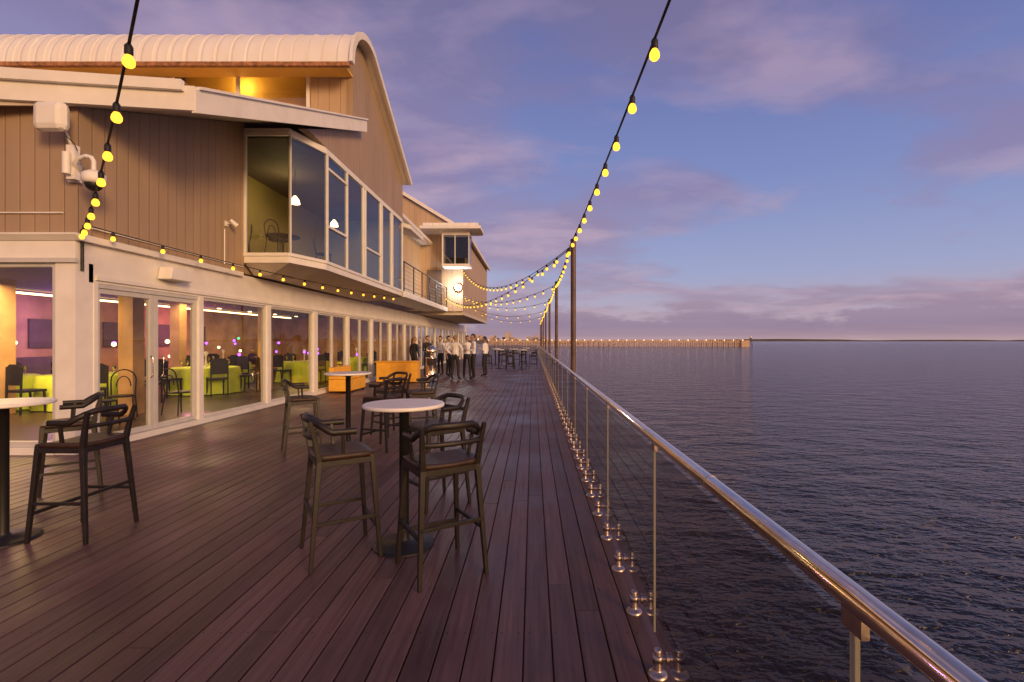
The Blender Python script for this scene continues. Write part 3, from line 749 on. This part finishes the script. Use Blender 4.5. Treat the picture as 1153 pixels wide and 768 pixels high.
# ------------------------------------------------------------ people
def person(x,y,yaw,shirt='shirtw',tr='trouser',hair='hair',pose='down',sc=1.0,longs=True,female=False,name='person'):
    root=empty(name,(x,y,0),yaw)
    root.scale=(sc,sc,sc)
    J={}; sw=.165 if female else .19
    J['pel']=((0,0,.95),(.135,.095)); J['wst']=((0,.0,1.08),(.125,.09)); J['chs']=((0,.0,1.28),(.15,.105)); J['ucs']=((0,.01,1.40),(.12,.085))
    J['nck']=((0,0,1.49),(.052,.055)); J['nk2']=((0,-.01,1.56),(.05,.05))
    for s,n in ((-1,'l'),(1,'r')):
        J['sh'+n]=((s*sw,.01,1.41),(.062,.062))
        if pose=='down': el=(s*(sw+.055),.02,1.14); wr=(s*(sw+.06),-.05,.90)
        elif pose=='front': el=(s*(sw+.05),.0,1.14); wr=(s*.10,-.24,1.13)
        elif pose=='hip': el=(s*(sw+.16),.06,1.18); wr=(s*(sw-.01),-.04,1.0)
        else:
            el=(s*(sw+.05),.02,1.14); wr=(s*(sw+.06),-.04,.90)
            if s==1: wr=(s*.12,-.22,1.28)
        J['el'+n]=(el,(.042,.042)); J['wr'+n]=(wr,(.028,.028))
        st=.03*s if pose!='hip' else .05*s
        J['hp'+n]=((s*.09,0,.88),(.088,.09)); J['kn'+n]=((s*.10+st*.5,-.02,.49),(.06,.06))
        J['an'+n]=((s*.10+st,.02,.09),(.042,.045)); J['to'+n]=((s*.115+st,-.14,.035),(.04,.032))
    names=list(J); idx={n:i for i,n in enumerate(names)}
    E=[('pel','wst','t'),('wst','chs','s'),('chs','ucs','s'),('ucs','nck','s'),('nck','nk2','k')]
    for n in 'lr':
        E+=[('ucs','sh'+n,'s'),('sh'+n,'el'+n,'s'),('el'+n,'wr'+n,'f'),('pel','hp'+n,'p'),('hp'+n,'kn'+n,'p'),('kn'+n,'an'+n,'p'),('an'+n,'to'+n,'b')]
    me=bpy.data.meshes.new('tmp'); me.from_pydata([J[n][0] for n in names],[(idx[a],idx[c]) for a,c,_ in E],[])
    o=bpy.data.objects.new('tmp',me); scene.collection.objects.link(o)
    sk=o.modifiers.new('s','SKIN'); sk.use_smooth_shade=True
    lay=me.skin_vertices[0].data
    for i,n in enumerate(names):
        lay[i].radius=J[n][1]; lay[i].use_root=(n=='pel')
    sb=o.modifiers.new('u','SUBSURF'); sb.levels=2; sb.render_levels=2
    dg=bpy.context.evaluated_depsgraph_get(); dg.update()
    nm=bpy.data.meshes.new_from_object(o.evaluated_get(dg))
    bpy.data.objects.remove(o)
    nm.name='body'; nm.materials.clear()
    for k in (shirt,tr,'skin','black'): nm.materials.append(M[k])
    segs=[(Vector(J[a][0]),Vector(J[c][0]),l) for a,c,l in E]
    for p in nm.polygons:
        c=p.center; best=9;lab='s'
        for a,d,l in segs:
            t=max(0,min(1,(c-a).dot(d-a)/(d-a).length_squared)); q=(c-(a+(d-a)*t)).length
            if q<best: best=q;lab=l
        if lab=='t': k=1 if c.z<1.0 else 0
        elif lab=='s': k=0
        elif lab=='k': k=2
        elif lab=='f': k=0 if longs else 2
        elif lab=='p':
            k=1
            if female and c.z<.5: k=2
        else: k=3
        if lab=='s' and c.z>1.485 and abs(c.x)<.09: k=2
        p.material_index=k; p.use_smooth=True
    bo=bpy.data.objects.new('body',nm); scene.collection.objects.link(bo); bo.parent=root
    h=MB(); nu,nv=20,14; vs=[];fs=[]
    cz=1.655
    for j in range(nv+1):
        ph=math.pi*j/nv-math.pi/2
        for k in range(nu):
            th=2*math.pi*k/nu; pr=max(math.cos(ph),.02)
            X=.075*pr*math.cos(th); Y=.095*pr*math.sin(th); Z=.118*math.sin(ph)
            fr=max(0,-math.sin(th))*pr
            if Z<0: X*=1+Z*1.8; Y=Y*(1+Z*1.2)-.012*(-Z/.118)
            if fr>.93 and -.045<Z<.012: Y-=.020
            if fr>.7 and .012<Z<.035 and abs(X)>.015: Y+=.008
            if fr>.85 and -.1<Z<-.075: Y-=.008
            vs.append((X,Y-.012,cz+Z))
    for i in range(nv):
        for k in range(nu):
            fs.append((i*nu+k,i*nu+(k+1)%nu,(i+1)*nu+(k+1)%nu,(i+1)*nu+k))
    h.add(vs,fs,'skin',True)
    for s in (-1,1):
        h.ell((s*.078,0,cz-.005),(.012,.02,.032),'skin',8,6)
        h.ell((s*.029,-.098,cz+.012),(.011,.008,.007),'tabletop',8,6); h.ell((s*.029,-.105,cz+.012),(.005,.004,.005),'black',6,5)
    h.ell((0,-.102,cz-.055),(.022,.007,.006),'pink',8,5)
    h.build('head',root)
    hh=MB(); vs2=[(a*1.09,(c_+.012)*1.09-.008,cz+(z-cz)*1.08+.004) for a,c_,z in vs]
    f2=[]
    for fc in fs:
        c=sum((Vector(vs[i]) for i in fc),Vector())/4
        if c.z-cz>.055 or (c.y>-.01 and c.z-cz>-.06): f2.append(fc)
    hh.add(vs2,f2,hair,True)
    if female: hh.ell((0,.06,cz-.08),(.075,.045,.13),hair,12,8)
    hh.build('hair',root)
    for s,n in ((-1,'l'),(1,'r')):
        w_=Vector(J['wr'+n][0]); e_=Vector(J['el'+n][0]); d=(w_-e_).normalized()
        side=d.cross(Vector((s,0,0))).normalized() if abs(d.x)<.8 else Vector((0,0,1))
        nrm=side.cross(d).normalized()
        hd=MB()
        hd.sweep([w_-d*.02,w_+d*.02,w_+d*.06,w_+d*.095],[.024,.034,.040,.034],'skin',10,sx=.95,sy=.6)
        for q,(of,L) in enumerate(((-.028,.062),(-.009,.074),(.010,.070),(.028,.055))):
            b0=w_+d*.088+side*of
            hd.sweep([b0,b0+d*L*.45-nrm*.004*s,b0+d*L*.75-nrm*.016*s,b0+d*L*.95-nrm*.032*s],[.0095,.009,.008,.006],'skin',6)
        b0=w_+d*.035+side*.034
        hd.sweep([b0,b0+side*.025+d*.025,b0+side*.032+d*.055],[.012,.011,.008],'skin',6)
        hd.build('hand_'+n,root)
    return root
P_=math.pi
person(-2.75,20.2,P_*.1,'shirtw',pose='down')
person(-3.1,19.3,P_*.9,'shirtw',pose='hip',hair='hairf')
person(-2.4,19.5,-P_*.4,'shirtw',pose='front',sc=1.03)
person(-2.1,21.2,-P_*.6,'shirtw',pose='one',sc=.98)
person(-3.7,21.2,P_*.4,'shirtw',pose='down',longs=False)
person(-4.5,20.6,P_*.3,'shirtb',pose='front')
person(-4.9,20.0,P_*.8,'shirtb',pose='down',hair='hairf',sc=.97)
person(-4.2,22.0,-P_*.2,'shirtw',pose='front')
person(-5.3,21.4,P_*.5,'shirtg','shirtg',pose='one',female=True,sc=.95)

# ------------------------------------------------------------ sky
SUN_EL=R(5); SUN_ROT=R(140)
wd=bpy.data.worlds.new('World'); scene.world=wd; wd.use_nodes=True
nt=wd.node_tree; nt.nodes.clear(); N=nt.nodes; Lk=nt.links
out=N.new('ShaderNodeOutputWorld'); bg=N.new('ShaderNodeBackground'); bg.inputs[1].default_value=1
Lk.new(bg.outputs[0],out.inputs[0])
sky=N.new('ShaderNodeTexSky'); sky.sky_type='NISHITA'; sky.sun_disc=False; sky.sun_elevation=SUN_EL; sky.sun_rotation=SUN_ROT
sky.air_density=1.2; sky.dust_density=2.0; sky.ozone_density=3.0
tc=N.new('ShaderNodeTexCoord'); sp=N.new('ShaderNodeSeparateXYZ'); Lk.new(tc.outputs['Generated'],sp.inputs[0])
def mth(op,a,b_=None,clamp=False):
    n=N.new('ShaderNodeMath'); n.operation=op; n.use_clamp=clamp
    for i,q in enumerate((a,b_)):
        if q is None: continue
        if isinstance(q,(int,float)): n.inputs[i].default_value=q
        else: Lk.new(q,n.inputs[i])
    return n.outputs[0]
def ramp(v,els):
    n=N.new('ShaderNodeValToRGB'); c=n.color_ramp
    while len(c.elements)<len(els): c.elements.new(.5)
    for e,(p,col) in zip(c.elements,els): e.position=p; e.color=(*col,1)
    Lk.new(v,n.inputs[0]); return n.outputs[0]
def mix(f,a,c,mode='MIX'):
    n=N.new('ShaderNodeMixRGB'); n.blend_type=mode
    for i,q in enumerate((f,a,c)):
        if isinstance(q,(int,float)): n.inputs[i].default_value=q
        elif isinstance(q,tuple): n.inputs[i].default_value=(*q,1)
        else: Lk.new(q,n.inputs[i])
    return n.outputs[0]
def noise(vec,s,d,ro=.5,di=0):
    n=N.new('ShaderNodeTexNoise'); n.inputs['Scale'].default_value=s; n.inputs['Detail'].default_value=d; n.inputs['Roughness'].default_value=ro; n.inputs['Distortion'].default_value=di
    Lk.new(vec,n.inputs['Vector']); return n.outputs['Fac']
z=mth('MAXIMUM',sp.outputs[2],0.0)
base=ramp(z,[(0,(.46,.34,.40)),(.05,(.40,.34,.46)),(.13,(.27,.33,.56)),(.30,(.165,.23,.50)),(.55,(.10,.13,.36)),(1,(.07,.09,.24))])
lft=mth('MULTIPLY',sp.outputs[0],-1.2,True)
rgt=mth('MULTIPLY',sp.outputs[0],1.0,True)
warm=ramp(z,[(0,(.78,.53,.50)),(.10,(.60,.43,.52)),(.25,(.38,.30,.48)),(.5,(.23,.19,.37)),(1,(.12,.12,.24))])
col=mix(mth('MINIMUM',mth('ADD',lft,.18,True),.8),base,warm)
dz=mth('ADD',z,.12)
cx=mth('DIVIDE',sp.outputs[0],dz); cy=mth('DIVIDE',sp.outputs[1],dz)
cb=N.new('ShaderNodeCombineXYZ'); Lk.new(cx,cb.inputs[0]); Lk.new(cy,cb.inputs[1])
mp=N.new('ShaderNodeMapping'); mp.inputs['Scale'].default_value=(.62,.80,1); mp.inputs['Rotation'].default_value=(0,0,R(20)); mp.inputs['Location'].default_value=(2.3,.9,0)
Lk.new(cb.outputs[0],mp.inputs[0])
n1=noise(mp.outputs[0],1.0,6,.55,.3)
bias=mth('SUBTRACT',mth('ADD',n1,mth('MULTIPLY',lft,.18)),mth('MULTIPLY',rgt,.05))
mask=ramp(bias,[(.44,(0,0,0)),(.52,(.6,.6,.6)),(.62,(1,1,1))])
ccol=ramp(z,[(0,(.31,.21,.30)),(.12,(.33,.22,.34)),(.35,(.25,.18,.33)),(.7,(.15,.13,.23)),(1,(.12,.1,.18))])
n2=noise(mp.outputs[0],2.4,5,.55,.2)
ccol=mix(ramp(n2,[(.46,(0,0,0)),(.63,(.8,.8,.8))]),ccol,(.50,.33,.42))
col=mix(mth('MULTIPLY',mask,.85),col,ccol)
mp2=N.new('ShaderNodeMapping'); mp2.inputs['Scale'].default_value=(3.2,3.2,11)
Lk.new(tc.outputs['Generated'],mp2.inputs[0])
n3=noise(mp2.outputs[0],1.4,6,.6)
bt=mth('SUBTRACT',mth('MULTIPLY',mth('SUBTRACT',n3,.5),.22),mth('SUBTRACT',z,.052))
bm_=ramp(mth('MULTIPLY',mth('ADD',bt,.008),55.0,True),[(0,(0,0,0)),(1,(.85,.85,.85))])
bcol=ramp(z,[(0,(.40,.27,.32)),(.03,(.27,.20,.31)),(.09,(.36,.25,.36))])
col=mix(bm_,col,bcol)
col=mix(ramp(z,[(0,(.6,.6,.6)),(.012,(0,0,0))]),col,(.55,.38,.40))
sd=Vector((math.sin(SUN_ROT),math.cos(SUN_ROT),0))
dp=N.new('ShaderNodeVectorMath'); dp.operation='DOT_PRODUCT'; Lk.new(tc.outputs['Generated'],dp.inputs[0]); dp.inputs[1].default_value=sd
gl=mth('POWER',mth('MAXIMUM',dp.outputs['Value'],0.0),1.5)
vf=ramp(z,[(0,(1,1,1)),(.25,(.35,.35,.35)),(.7,(0,0,0))])
col=mix(mth('MULTIPLY',gl,vf),col,(3.1,1.5,.55))
sk_=mix(1.0,sky.outputs[0],(.03,.03,.03),'MULTIPLY')
col=mix(1.0,col,sk_,'ADD')
Lk.new(col,bg.inputs[0])

sl_=bpy.data.lights.new('sun','SUN'); sl_.energy=2.3; sl_.angle=R(14); sl_.color=(1,.62,.30)
so=bpy.data.objects.new('sun',sl_); scene.collection.objects.link(so)
d=Vector((math.sin(SUN_ROT)*math.cos(R(12)),math.cos(SUN_ROT)*math.cos(R(12)),math.sin(R(12))))
so.rotation_euler=d.to_track_quat('Z','Y').to_euler()

cam=bpy.data.cameras.new('camera'); cam.lens=17; cam.sensor_width=36; cam.shift_x=-.0204; cam.clip_end=20000; cam.clip_start=.05
co=bpy.data.objects.new('camera',cam); co.location=(0,0,1.54); co.rotation_euler=(R(90),0,0)
scene.collection.objects.link(co); scene.camera=co
